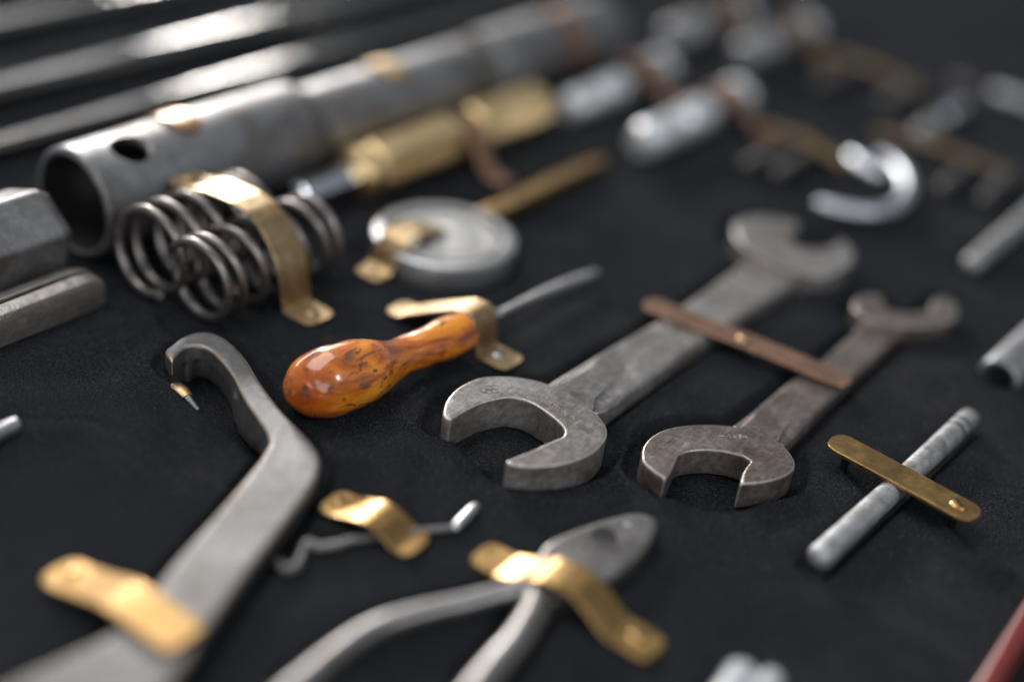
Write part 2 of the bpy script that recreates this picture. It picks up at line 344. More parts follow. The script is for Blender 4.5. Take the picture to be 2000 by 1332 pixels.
# ================================================================== hexagonal head at the left edge and the slotted bar
hx = thing('hex_plug', uv(270, -436, 0), 'grey hexagonal steel head in front of the big tube mouth', 'hex plug')
HX2 = [(math.cos(math.radians(60 * k + 20)), math.sin(math.radians(60 * k + 20))) for k in range(6)]
g = lathe(uv(155, -434, 20.5), uv(308, -434, 20.5), [(0, 22.6), (145, 22.6), (147, 22.3), (152, 18.8), (153, 17)], shape=HX2)
o = build('head', g, M['tube'], hx, angle=20)
bv = o.modifiers.new('b', 'BEVEL'); bv.width = .0016; bv.segments = 3; bv.limit_method = 'ANGLE'
sb = thing('slotted_bar', uv(270, -405, 0), 'dark oily steel bar with a long slot and a rounded end at the left edge', 'bar')
def slotbar():
    sec = [(8.8, -1), (9.4, 3), (9.4, 11.5), (8.6, 13.6), (6, 14.7), (3.1, 15), (2.7, 11.8), (.9, 11.8), (.5, 15.3), (-4, 15), (-8, 13), (-10, 9), (-10.5, 4), (-9.5, -1)]
    vs, fs = [], []; us = [150, 284, 296, 301, 304, 306.5, 308.2, 309.2, 309.6]; m = len(sec)
    for u in us:
        t = max(0, (u - 296) / 13.6); k = math.sqrt(max(0, 1 - t * t)) * .75 + .25 if t > 0 else 1
        vs += [uv(u, -405.5 + a * (.55 + .45 * k), b * (.35 + .65 * k) if b > 0 else b) for a, b in sec]
    for i in range(len(us) - 1):
        for k in range(m): fs.append((i * m + k, i * m + (k + 1) % m, (i + 1) * m + (k + 1) % m, (i + 1) * m + k))
    fs += [tuple(range(m)), tuple((len(us) - 1) * m + k for k in range(m))]; return vs, fs
o = build('bar_body', slotbar(), M['dark'], sb, angle=30)
bv = o.modifiers.new('b', 'BEVEL'); bv.width = .0006; bv.segments = 2; bv.limit_method = 'ANGLE'; bv.angle_limit = math.radians(25)
# ================================================================== two coil springs and their strap
def spring(label, u0, u1, v, zc, R, wire, pitch, ph, fl):
    o0 = uv((u0 + u1) / 2, v, zc - R); pts = []; turns = (u1 - u0) / pitch; n = int(turns * 40); flat = 1.0
    for i in range(n + 1):
        a = ph - 2 * math.pi * turns * i / n; tt = turns * i / n; adv = lambda x: x * fl if x < 1 else (fl + (x - 1) if x < turns - 1 else fl + (turns - 2) + (x - turns + 1) * .35)
        u = u0 + (adv(tt) / adv(turns)) * (u1 - u0)
        pts.append(uv(u, v + R * math.cos(a), zc + R * math.sin(a)))
    o = build('coil_spring', sweep(pts, wire, 14), M['spring'], None, o0); return tag(o, label, 'spring', 'coil springs under the curved strap')
spring('upper coil spring, behind and left of the other, next to the big tube', 325, 384, -393, 19.6, 18.5, 2.15, 10.2, -1.0, .6)
spring('lower coil spring, nearer the viewer, half sunk in its pocket', 330, 400, -366, 15.8, 17.3, 2.15, 10.4, 2.4, .45)
s_ = strap('tall curved brass strap arching over both coil springs', uv(365, -415), uv(365, -325), [(0, 35.5), (.12, 35.8), (.20, 38.2), (.30, 39.8), (.46, 40.2), (.56, 39), (.64, 35.4), (.71, 29), (.762, 22), (.795, 12), (.805, 2), (.82, .5), (1, .4)], 17, 1.2, 'brass2', (.045, .94))
build('post', lathe(uv(365, -411, -6), uv(365, -411, 35), [(0, 3.2), (41, 3.2)], 20), M['dark'], s_)
rec_path([uv(328, -364), uv(416, -364)], 13, 4, 4); rec_path([uv(322, -393), uv(411, -393)], 12, 2, 5)
# ================================================================== brass hexagonal fitting
bf = thing('brass_fitting', uv(550, -400, 0), 'long brass hexagonal fitting with a narrow waist and steel stud', 'fitting')
a_, b_ = uv(470, -399.5, 14), uv(680, -399.5, 14)
HX3 = [(math.cos(math.radians(60 * k - 15)), math.sin(math.radians(60 * k - 15))) for k in range(6)]
for nm, t0, t1 in (('near_hex', 0, 0), ('far_hex', 1, 1)):
    L0, L1 = ((6, 74), (90, 156))[t0]
    o = build('hex_body', lathe(a_ + U * (L0 / 1000), b_, [(0, 12.5), (1.5, 14.5), (L1 - L0 - 1.5, 14.5), (L1 - L0, 12.5)], shape=HX3), M['fit'], bf, angle=20)
    bv = o.modifiers.new('b', 'BEVEL'); bv.width = .0012; bv.segments = 2; bv.limit_method = 'ANGLE'
build('waist', lathe(a_ + U * .072, b_, [(0, 7.8), (20, 7.8)], 32), M['fit'], bf)
build('collar', lathe(a_ - U * .008, b_, [(0, 8), (1, 11), (4, 13.8), (9, 14.4), (13, 13.2), (15, 11)], 40), M['fit'], bf)
stud = [(0, 6)] + [(k * 1.7 + 1, 7.4 if k % 2 else 7.0) for k in range(23)]
build('stud', lathe(a_ - U * .046, b_, stud, 6, shape=ngon(6, .1)), M['chrome'], bf)
strap('dull brown strap across the waist of the brass fitting', uv(550, -428), uv(545, -357), [(0, .5), (.1, 2), (.25, 14), (.38, 23), (.5, 24), (.62, 19), (.72, 6), (.8, 1), (1, .5)], 11, 1.4, 'copper', (.93,))
# ================================================================== round steel disc with brass tab and brass handle
dc = uv(455.5, -332)
dk = thing('steel_disc', dc, 'round steel disc with a dished face and a slim brass handle', 'disc')
zz = Vector((0, 0, 1))
build('rim', lathe(dc - zz * .002, dc + zz, [(0, 34.5), (11, 35), (12, 34.6), (12.6, 33.4), (12.6, 29.6), (11.8, 28.8), (8, 28.6), (7.8, 10), (0, 10)], 96, hole=True), M['bright'], dk)
build('dished_face', lathe(dc + zz * .005, dc + zz, [(0, 25.8), (4.2, 25.6), (4.8, 24.8), (4.8, 21.4), (2.8, 20.6), (2.8, 19.4), (5.0, 18.6), (5.8, 10), (6.0, 4), (6.0, .5)], 72), M['pale'], dk)
hpts, hr = [uv(489, -334.5, 6), uv(510, -334.8, 6), uv(560, -336.5, 6), uv(590, -337.5, 5.5), uv(607, -338.2, 5)], [7, 6.8, 6.2, 5.4, 4]
o = build('handle', sweep(hpts, hr, shape=ngon(4, math.pi / 4), squash=.8), M['brass'], dk, angle=20)
bv = o.modifiers.new('b', 'BEVEL'); bv.width = .0012; bv.segments = 3; bv.limit_method = 'ANGLE'
strap('short stepped brass clip gripping the rim of the round disc', uv(407, -340), uv(458, -338), [(0, .5), (.18, .5), (.24, 3), (.30, 9), (.38, 14), (.46, 15.2), (.60, 15.4), (.75, 14), (.9, 11.5), (1, 9.6)], 15, 1.4, 'brass2', (.1,), round_ends=(1, 1))
rec_path([dc], 35, 3.0, 4)
# ================================================================== turnscrew with wooden handle
sd = thing('awl', at(700, 735, 0), 'small awl with a glossy orange root wood handle and thin steel blade', 'awl')
hs = [(571, 772, 12, .6), (573, 770, 12, 4.5), (580, 766, 12, 8), (596, 760, 12, 11.3), (628, 750, 12.2, 13.7), (664, 740, 12.4, 14.2), (700, 728, 12, 13.4), (732, 716, 11.4, 11.2), (758, 706, 11, 9.0), (786, 695, 10.6, 7.7), (820, 682, 10.4, 7.9), (858, 666, 10.3, 8.8), (888, 653, 10.2, 8.9), (906, 645, 10.1, 8.2), (912, 642, 10.1, 5.5)]
p_, r_ = stations(hs, 6); g = sweep(p_, [r * (1 + .018 * math.sin(i * .35)) for i, r in enumerate(r_)], 40)
from mathutils import noise as mn
def lumpy(g, amp, sc, cpts):
    out = []
    for v in g[0]:
        c = min(cpts, key=lambda q: (q - v).length_squared); d = (v - c); out.append(v + d.normalized() * (mn.noise(v * sc) * amp / 1000) if d.length > 1e-6 else v)
    return out, g[1]
build('handle', lumpy(g, .9, 85, p_), M['wood'], sd, angle=60)
p_, r_ = stations([(908, 645, 10, 5.6), (925, 637, 10, 5.6), (944, 628, 10, 5.6), (952, 624, 9.8, 4.6), (960, 620, 9.6, 3.6), (968, 616, 9.3, 3.3)], 3)
build('ferrule', sweep(p_, r_, 28), M['chrome'], sd)
p_, r_ = stations([(962, 620, 9.3, 1.9), (985, 608, 8.6, 1.8), (1020, 590, 8, 1.8), (1060, 572, 7.5, 2.2), (1100, 556, 7, 2.5), (1140, 541, 6.4, 2.4), (1166, 531, 6, 1.6)], 4)
build('blade', sweep(p_, r_, 18, squash=.75), M['bright'], sd)
strap('pale brass strap clamping the orange handled awl at its ferrule', uv(397, -313), uv(398, -246), [(0, .6), (.12, .9), (.25, 6), (.40, 11.5), (.57, 17.2), (.66, 18), (.70, 17), (.725, 13), (.735, 7), (.745, 1.2), (.77, .5), (1, .5)], 15.5, 1.3, 'brass2', (.88,), screwmat=M['bright'])
rec_path([at(640, 765, 0), at(740, 725, 0)], 11, 3.5, 4)
# ================================================================== large double ended spanner
def spanner(name, label, heads, handle, z0, zt, zh, mat, vox, wedges=()):
    root = thing(name, uvp(at(*heads[0][1][0][:2], 0)), label, 'spanner')
    gs = []
    for ol_z, ol in heads: gs.append(prism(pxpoly(ol, ol_z, 5), z0, ol_z, 1.3, 4))
    gs.append(prism([at(p[0], p[1], zh) for p in handle], z0 + 1.4, zh, 2.9, 5))
    for wd in wedges:
        vs, fs = [], []
        for (l, r, z) in wd:
            L_, R_ = at(*l, z), at(*r, z)
            vs += [L_, R_, Vector((R_.x, R_.y, (z0 + 2) / 1000)), Vector((L_.x, L_.y, (z0 + 2) / 1000))]
        for i in range(len(wd) - 1):
            for k in range(4): fs.append((i * 4 + k, i * 4 + (k + 1) % 4, i * 4 + 4 + (k + 1) % 4, i * 4 + 4 + k))
        e = (len(wd) - 1) * 4; fs += [(0, 1, 2, 3), (e, e + 1, e + 2, e + 3)]; gs.append((vs, fs))
    return root, gs
H1 = [(868, 790), (866, 812), (880, 819, 's'), (905, 804), (940, 787), (985, 776), (1014, 778), (1043, 789), (1069, 806), (1092, 825), (1103, 840), (1099, 851), (1077, 861), (1035, 880), (987, 900, 's'), (1000, 907), (1039, 911), (1085, 908), (1123, 899), (1157, 884), (1182, 859), (1186, 839), (1178, 822), (1161, 803), (1130, 780), (1100, 763), (1060, 746), (1018, 737), (972, 734), (934, 738), (900, 753), (880, 770)]
F1 = [(1437, 458), (1436, 437), (1450, 426), (1485, 421), (1525, 425), (1562, 437, 's'), (1548, 452), (1542, 466), (1558, 480), (1592, 486), (1624, 480), (1645, 467, 's'), (1664, 484), (1668, 500), (1655, 520), (1620, 536), (1580, 535), (1530, 522), (1480, 498), (1450, 478)]
HD1 = [(1062, 752), (1090, 735), (1140, 706), (1200, 671), (1264, 636), (1334, 594), (1395, 552), (1440, 520), (1458, 503), (1500, 500), (1580, 535), (1560, 548), (1519, 571), (1470, 603), (1419, 637), (1346, 682), (1272, 737), (1215, 778), (1186, 800), (1165, 806), (1100, 790)]
w1, gs = spanner('spanner', 'large grey double ended spanner with its wide jaw in sharp focus', [(9.5, H1), (8.8, F1)], HD1, -5, 9.5, 5, 'wrench', .6, wedges=([((1056, 766), (1142, 812), 9.4), ((1084, 752), (1160, 796), 9.2), ((1106, 741), (1162, 776), 8.1), ((1134, 725), (1184, 757), 6.5), ((1167, 706), (1210, 737), 5.2), ((1202, 686), (1238, 714), 4.8)],))
o = build('forged_body', join(*gs), M['wrench'], w1); remesh(o, .55, 9)
# raised far-end pad and the small stamps
def ring(c, r, w, parent):
    pts = [c + Vector((math.cos(a), math.sin(a), 0)) * (r / 1000) for a in np.linspace(0, 2 * math.pi, 25)]
    return sweep(pts, w, 6, closed_ends=False)
sg = [ring(at(x, y, 9.52), 1.35, .11, None) for x, y in ((944, 762), (955, 757), (967, 756), (955, 765), (966, 764))]
build('stamped_mark', join(*sg), M['stamp'], w1)
sg = []
for (x0, y0, x1, y1) in ((1062, 783, 1068, 790), (1068, 782, 1078, 787), (1078, 787, 1072, 794), (1082, 789, 1094, 797), (1094, 797, 1088, 803), (1088, 793, 1084, 799), (1102, 803, 1110, 808), (1110, 808, 1104, 814), (1104, 803, 1104, 812), (1118, 812, 1122, 820)):
    sg.append(sweep([at(x0, y0, 9.5), at(x1, y1, 9.5)], .16, 6))
build('stamped_letters', join(*sg), M['bright'], w1)
rec_poly(pxpoly(H1, 3, 3), 3, 6, 8); rec_path([at(1000, 850, 0)], 17, 6, 9)
rec_poly(pxpoly(F1, 3, 3), 4, 5, 4); rec_poly([at(p[0], p[1], 2) for p in HD1], 3, 4, 4); rec_path([at(1590, 470, 0)], 12, 5, 5)
# small spanner
H2 = [(1254, 893), (1257, 869), (1280, 846), (1316, 833), (1365, 828), (1419, 830), (1464, 839), (1500, 851), (1527, 866), (1545, 885), (1554, 905), (1547, 920), (1520, 934), (1482, 942), (1446, 944, 's'), (1450, 925), (1458, 910), (1466, 900, 's'), (1446, 888), (1410, 880), (1374, 878), (1340, 882), (1325, 889, 's'), (1318, 905), (1310, 922), (1299, 935, 's'), (1275, 919), (1258, 904)]
F2 = [(1667, 598), (1672, 582), (1686, 576), (1704, 573), (1723, 577, 's'), (1727, 590), (1737, 603), (1775, 609), (1814, 604), (1820, 590), (1832, 578, 's'), (1852, 580), (1868, 593), (1872, 612), (1860, 626), (1829, 635), (1784, 637), (1748, 634), (1703, 626), (1676, 612)]
HD2 = [(1425, 833), (1470, 800), (1541, 742), (1600, 704), (1640, 670), (1665, 650), (1682, 626), (1700, 618), (1765, 630), (1768, 646), (1748, 662), (1706, 700), (1660, 742), (1600, 802), (1541, 862), (1532, 870), (1480, 860)]
w2, gs = spanner('spanner', 'smaller brown double ended spanner beside the large one', [(6.6, H2), (6.2, F2)], HD2, -5, 6.6, 3.6, 'wrench2', .55, wedges=([((1425, 846), (1512, 868), 6.5), ((1442, 834), (1522, 858), 6.3), ((1464, 818), (1528, 842), 5), ((1490, 798), (1544, 822), 3.5)],))
o = build('forged_body', join(*gs), M['wrench2'], w2); remesh(o, .55, 8)
sg = []
for (x0, y0, x1, y1) in ((1404, 851, 1416, 852), (1418, 854, 1424, 848), (1424, 848, 1428, 856), (1432, 849, 1438, 856), (1438, 849, 1432, 856), (1442, 850, 1450, 853), (1446, 848, 1446, 857), (1452, 852, 1460, 854)):
    sg.append(sweep([at(x0, y0, 6.6), at(x1, y1, 6.6)], .18, 6))
build('stamped_letters', join(*sg), M['bright'], w2)
rec_poly(pxpoly(H2, 2, 3), 3, 6, 7); rec_path([at(1385, 925, 0)], 17, 6, 8)
rec_poly(pxpoly(F2, 2, 3), 4, 5, 4); rec_poly([at(p[0], p[1], 1) for p in HD2], 3, 4, 4)
s_ = strap('copper toned flat strap laid across both spanners', at(1258, 594, 5), at(1660, 752, 5), [(0, 5.3), (.2, 5.4), (.5, 5.6), (.8, 5.2), (1, 4.8)], 13.5, 1.6, 'copper', (.5,), group='flat straps across tools', screwmat=M['brass2'])
pm = (at(1258, 594, 5) + at(1660, 752, 5)) / 2; pm.z = -.004
build('post', lathe(pm, pm + Vector((0, 0, .0095)), [(0, 2), (9.4, 2)], 20), M['black'], s_)
# ================================================================== tommy bar and its strap
rb = thing('tommy_bar', at(1740, 960, 0), 'scuffed round steel bar with two dark grooves near its far end', 'bar')
ra, rb2 = at(1592, 1096, 4), at(1898, 812, 4); Lr = (rb2 - ra).length * 1000
pr = [(0, .6), (.4, 2), (1.2, 3.3), (2.6, 4.1), (4, 4.3)] + [(Lr - 23, 4.2), (Lr - 19.6, 4.2), (Lr - 19.2, 3.7), (Lr - 18.2, 3.7), (Lr - 17.8, 4.2), (Lr - 13.6, 4.2), (Lr - 13.2, 3.8), (Lr - 12.4, 3.8), (Lr - 12, 4.2), (Lr - 2.5, 4.1), (Lr - 1, 3.4), (Lr - .2, 2), (Lr, .6)]
build('bar_body', lathe(ra, rb2, [(a, b * 1.1) for a, b in pr], 40), M['rod'], rb)
dr = (rb2 - ra).normalized()
for t in (Lr - 18.7, Lr - 12.8): build('groove', lathe(ra + dr * ((t - .9) / 1000), rb2, [(0, 4.5), (.1, 4.69), (1.7, 4.69), (1.8, 4.5)], 40), M['recess_shade'], rb)
s_ = strap('flat golden brass strap lying across the scuffed round bar', at(1622, 862, 8), at(1908, 1016, 8), [(0, 8.2), (.5, 8.3), (1, 8.0)], 13.8, 1.8, 'brass', (.87,), group='flat straps across tools')
for k in (.13, .87):
    pm = at(1622, 862, 8).lerp(at(1908, 1016, 8), k); pm.z = -.003
    build('post', lathe(pm, pm + Vector((0, 0, .0111)), [(0, 1.6), (11.1, 1.6)], 16), M['black'], s_)
rec_path([ra, rb2], 4.2, 2.5, 3)
# ================================================================== hook spanner
O1 = [(322, 686), (336, 672), (352, 660), (375, 650), (402, 647), (430, 655), (458, 675), (483, 703), (504, 738), (528, 773), (556, 808), (590, 842), (612, 868), (625, 894), (622, 925), (607, 955), (568, 1008), (524, 1064), (480, 1121), (437, 1180), (395, 1240), (360, 1300), (250, 1420), (120, 1520), (0, 1600), (-80, 1500), (-60, 1390), (9, 1338), (110, 1290), (205, 1244), (262, 1202), (306, 1143), (350, 1086), (415, 1012), (480, 933), (511, 893), (526, 868), (523, 848), (502, 815), (484, 790), (469, 763), (455, 735), (434, 707), (410, 684), (385, 675), (362, 678), (345, 692), (336, 707, 's')]
I1 = [(364, 694), (400, 688), (434, 708), (460, 746), (482, 790), (476, 806), (457, 800), (454, 780), (447, 760), (430, 735), (408, 716), (385, 712), (366, 722), (350, 714, 's')]
hk = thing('hook_spanner', uvp(at(480, 900, 0)), 'grey hook spanner with a curved claw end and bent flat handle', 'hook spanner')
gs = [prism(pxpoly(O1, 9, 4), 1.5, 9, 1.3, 3), prism(pxpoly(I1, -1.5, 5), -8, 4.6, .8, 2)]
tp = [(434, 705), (455, 733), (469, 761), (484, 788), (502, 813), (522, 846), (526, 868), (512, 892)]
bt = [(431, 738), (445, 764), (454, 795), (457, 824), (465, 848), (483, 869), (502, 886), (512, 898)]
vs, fs = [], []
for a, b in zip(tp, bt): vs += [at(*a, 8.3), at(*b, -6), at(a[0] + 22, a[1] + 4, -6), at(a[0] + 20, a[1] + 4, 6)]
for i in range(7):
    for k in range(4): fs.append((i * 4 + k, i * 4 + (k + 1) % 4, i * 4 + 4 + (k + 1) % 4, i * 4 + 4 + k))
fs += [(0, 1, 2, 3), (28, 29, 30, 31)]; gs.append((vs, fs))
gs.append(prism(pxpoly([(595, 880), (605, 925), (550, 1010), (460, 1125), (380, 1240), (340, 1300), (120, 1490), (0, 1560), (-40, 1420), (110, 1325), (215, 1275), (275, 1225), (320, 1155), (430, 1015), (520, 905), (530, 870)], 3.5, 4), -5, 4, .3, 1))
o = build('forged_body', join(*gs), M['hook'], hk); remesh(o, .7, 5)
rec_poly([at(*p, 0) for p in ((336, 706), (346, 735), (378, 778), (440, 822), (500, 880), (530, 880), (520, 800), (470, 700), (400, 655), (345, 675))], 1.5, 9, 2.5)
rec_poly(pxpoly(O1, 4, 2), 2.5, 3.5, 4)
strap('blurred golden strap across the hook spanner handle, lower left', uv(190.5, -275), uv(191, -215), [(0, .8), (.12, 1.2), (.50, 9.0), (.60, 9.7), (.75, 9.6), (.9, 9.5), (1, 9.4)], 15, 1.5, 'brass', (.1,))
pin = thing('brass_tipped_pin', at(352, 765, -2), 'small brass tipped pin poking out of the felt pocket inside the hook', 'pin')
build('brass_tip', sweep([at(334, 753, -1.2), at(343, 756, -1), at(356, 765, -1), at(366, 776, -1.6)], [1.6, 2.9, 3.1, 2.4], 16, squash=.6), M['brass2'], pin)
build('steel_shank', sweep([at(364, 776, -2), at(372, 786, -3), at(386, 802, -5)], [1.8, 1.5, 1.2], 12), M['bright'], pin)
# ================================================================== scriber under its strap
sc = thing('hooked_scriber', at(740, 1050, 0), 'thin hooked steel scriber lying under a small brass strap', 'scriber')
p_, r_ = stations([(545, 1098, 2.2, 1.5), (556, 1112, 2.2, 1.8), (578, 1108, 2.2, 1.8), (590, 1085, 2.2, 1.9), (600, 1062, 2.2, 1.9), (622, 1070, 2.2, 1.8), (655, 1066, 2.2, 1.7), (700, 1054, 2, 1.6), (790, 1042, 1.6, 1.5), (885, 1032, 1.4, 1.4)], 6)
build('wire', sweep(p_, r_, 16), M['dim'], sc)
p_, r_ = stations([(884, 1033, 1.6, 1.2), (892, 1026, 2, 1.8), (910, 1008, 2, 2.1), (926, 991, 2, 1.9), (932, 985, 2, 1.1)], 3)
build('tip', sweep(p_, r_, 20, squash=.7), M['bright'], sc)
strap('short golden brass strap bowed over the hooked scriber', uv(276.5, -239.5), uv(279, -199.5), [(0, .6), (.18, 1.0), (.46, 5.0), (.56, 5.6), (.66, 4.6), (.84, .9), (1, .6)], 15, 1.4, 'brass', (.13,))
# ================================================================== pliers
pl = thing('pliers', at(1100, 1150, 0), 'steel pliers with a pointed head and two long handles, lower middle', 'pliers')
PH = [(1050, 1085), (1071, 1057), (1130, 1030), (1197, 1008), (1242, 999), (1271, 1004), (1284, 1016), (1280, 1040), (1256, 1078), (1220, 1109), (1190, 1127), (1140, 1150), (1090, 1170), (1045, 1175), (1020, 1150), (1028, 1110)]
o = build('jaw', prism(pxpoly(PH, 7, 5), -3, 7, 2.2, 4), M['plier'], pl); remesh(o, .6, 3)
build('rivet_hole_shade', lathe(at(1178, 1054, 6.2), at(1178, 1054, 8.6), [(0, 4.8), (.84, 4.8), (.86, 4.5)], 28), M['recess_shade'], pl)  # flat dark disc: the shade of a hole put on as colour
build('pivot_mark', lathe(at(1224, 1027, 6.5), at(1224, 1027, 10), [(0, 1.5), (.6, 1.5)], 16), M['dark'], pl)
p_, r_ = stations([(1060, 1130, 4, 4.6), (1010, 1150, 4, 4.0), (950, 1166, 4, 3.7), (905, 1178, 4, 3.7), (850, 1189, 4, 3.7), (800, 1202, 4, 3.7), (748, 1219, 4, 3.8), (700, 1244, 4, 3.9), (650, 1280, 4, 4.0), (590, 1330, 4, 4.1), (500, 1410, 4, 4.2)], 5)
build('handle', sweep(p_, r_, 24, squash=.85), M['plier'], pl)
p_, r_ = stations([(1090, 1130, 4, 5.5), (1055, 1170, 4, 5.3), (1035, 1210, 4, 5.0), (1005, 1255, 4, 4.8), (970, 1295, 4, 4.8), (930, 1345, 4, 4.8), (860, 1440, 4, 4.8)], 5)
build('handle', sweep(p_, r_, 24, squash=.8), M['plier'], pl)
strap('large golden brass strap humped over the pliers', at(934, 1078, 1), at(1284, 1276, 1), [(0, .5), (.17, .8), (.28, 4), (.40, 9), (.5, 10.5), (.58, 10), (.66, 7), (.73, 3), (.79, .9), (1, .6)], 14.5, 1.6, 'brass', (.9,))
rec_path([at(980, 1160, 0), at(850, 1190, 0), at(748, 1219, 0), at(590, 1330, 0)], 5, 3, 4); rec_path([at(1055, 1170, 0), at(930, 1345, 0)], 6, 3, 4)
# ================================================================== pieces at the edges of the view
o = build('steel_pin', lathe(at(1893, 520, 5), at(2120, 330, 5), [(0, 1), (.8, 3.4), (2.2, 4.6), (4.2, 5.0), (110, 5.0), (111, 4)], 32), M['rod'], None, at(1893, 520, 5)); tag(o, 'blunt grey steel pin at the right edge, above the open tube', 'pin')
rec_path([at(1893, 520, 0), at(2120, 330, 0)], 5, 3, 3)
tu0, tuD = at(1947, 742, -.5), at(2150, 555, -.5)
o = build('open_tube', lathe(tu0, tuD, [(0, 8.6), (.6, 9.6), (1.6, 10), (95, 10), (95, 6.8), (.5, 6.8)], 56, hole=True), M['tube2'], None, tu0); tag(o, 'open ended grey steel tube at the right edge', 'tube')
tdr = (tuD - tu0).normalized(); rec_path([tu0 - tdr * .001, tuD], 6.2, 9, 1.6)
o = build('steel_pin', lathe(at(36, 826, 3), at(-120, 904, 3), [(0, 1.5), (.8, 2.7), (2.5, 3.1), (38, 3.2)], 24), M['bright'], None, at(36, 824, 3)); tag(o, 'tip of a thin bright pin at the left edge, below the slotted bar', 'pin')
bo_ = thing('socket_end', at(1480, 1330, 0), 'pale steel two lobed tool end at the bottom edge', 'tool end')
build('lobe', lathe(at(1455, 1306, 5), at(1380, 1430, 5), [(0, 2), (1, 4.4), (3, 5.4), (30, 5.4)], 32), M['zinc'], bo_)
build('lobe', lathe(at(1512, 1318, 4), at(1434, 1440, 4), [(0, 1.5), (1, 3.6), (3, 4.4), (30, 4.4)], 32), M['zinc'], bo_)
# ================================================================== far, blurred tools
ck = thing('chrome_hook', at(1700, 380, 0), 'shiny chrome hook lying beyond the spanners', 'hook')
p_, r_ = stations([(1600, 398, 5, 2.6), (1608, 401, 5, 3.6), (1650, 411, 5, 4.0), (1700, 417, 5, 4.2), (1748, 406, 5, 4.2), (1772, 376, 5, 4.2), (1764, 342, 5, 4.2), (1738, 316, 5, 4.0), (1712, 306, 5, 3.4)], 8)
build('hook_bend', sweep(p_, r_, 28), M['satin'], ck)
p_, r_ = stations([(1722, 346, 6, 4), (1700, 336, 6, 4.6), (1676, 318, 6, 4.6), (1662, 306, 6, 3)], 5)
build('hook_boss', sweep(p_, r_, 24), M['satin'], ck)
plugs = 'chrome plug sockets in a row'
def plug(label, u, v, r, L, mat, kn, hr=None):
    t = thing('plug_socket', uv(u, v, 0), label, 'socket', plugs); a = uv(u, v, r)
    build('barrel', lathe(a, a + U, [(0, r * .6), (.6, r * .78), (6, r * .8), (6.5, r * .93), (8, r), (L * .5, r), (L * .52, r * .7), (L * .6, r * .7), (L * .62, r * 1.08), (L - 2, r * 1.08), (L, r * .85)], 40), M[mat], t)
    build('neck', lathe(a + U * ((L - 1) / 1000), a + U, [(0, r * .5), (kn - L + 2, r * .5)], 24), M['copper'], t)
    hr = hr or r; build('knob', lathe(a + U * (kn / 1000), a + U, [(0, hr * .6), (1, hr * .95), (2.5, hr * 1.05), (9, hr), (10, hr * .8), (16, hr * .5)], 40), M['satin'], t)
plug('bright chrome plug socket beside the brass fitting', 644, -392, 9.5, 66, 'zinc', 110, 13)
plug('bright chrome plug socket nearer the spanners', 632, -331, 10.5, 80, 'zinc', 118, 12.5)
plug('dim far plug socket behind the bright pair, on the tube side', 818, -421, 11, 54, 'bright', 108)
plug('dim far plug socket behind the bright pair, on the spanner side', 830, -368, 11, 58, 'bright', 104)
fl = [(0, .6), (.08, 1), (.16, 14), (.25, 27), (.33, 27), (.42, 10), (.5, 4), (.58, 10), (.67, 27), (.75, 27), (.84, 14), (.92, 1), (1, .6)]
strap('dark copper strap tying down the pair of bright chrome sockets', uv(728, -440), uv(731, -285), [(t, z * .8 if z > 1 else z) for t, z in fl], 12, 1.5, 'copper', (.03, .97), group='straps across the far sockets')
strap('olive brass strap tying down the far pair of dim sockets', uv(905, -460), uv(902, -325), fl, 12, 1.5, 'olive', (.03, .97), group='straps across the far sockets')
def smallpin(label, px0, px1, r, mat, z=5):
    a, b = at(*px0, z), at(*px1, z); L = (b - a).length * 1000
    o = build('small_pin', lathe(a, b, rounded(L, r, r * .5), 24), M[mat], None, a); tag(o, label, 'pin', 'small pins in the far right corner')
strap('narrow brown strap over two small pins, left of the chrome hook', uv(737, -306), uv(721, -236), [(0, 4), (.15, 7), (.5, 9.5), (.85, 7), (1, 4)], 11, 1.5, 'olive', (.9,), group='straps over small pins')
strap('narrow brown strap over small pins, right of the chrome hook', uv(794, -250), uv(794, -158), [(0, 4), (.15, 7), (.5, 9.5), (.85, 7), (1, 4)], 11, 1.5, 'olive', (.5,), group='straps over small pins')
strap('farthest olive strap over small pins near the dark corner', uv(916, -340), uv(897, -257), [(0, 4), (.15, 7), (.5, 9.5), (.85, 7), (1, 4)], 11, 1.5, 'olive', (.5,), group='straps over small pins')
smallpin('first small grey pin left of the chrome hook', (1455, 325), (1560, 262), 3.4, 'dim')
smallpin('second small grey pin left of the chrome hook', (1515, 342), (1600, 285), 3.4, 'dim')
smallpin('small grey pin under the strap right of the chrome hook', (1835, 372), (1890, 320), 3.4, 'dim')
smallpin('outer small grey pin under the strap right of the chrome hook', (1920, 393), (1975, 335), 3.4, 'dim')
smallpin('short grey pin above the chrome hook', (1795, 265), (1822, 245), 5.5, 'rod')
smallpin('short shiny chrome pin above the chrome hook', (1840, 232), (1880, 205), 5.5, 'chrome')
smallpin('faint far pin left of the farthest strap', (1600, 168), (1680, 128), 4, 'dim')
smallpin('faint far pin below the farthest strap', (1728, 205), (1790, 158), 4, 'dim')
smallpin('dim steel rod end in the upper right corner', (1935, 182), (2040, 212), 5.5, 'bright')
smallpin('short dim pin left of the corner rod end', (1862, 160), (1905, 178), 4.5, 'dim')
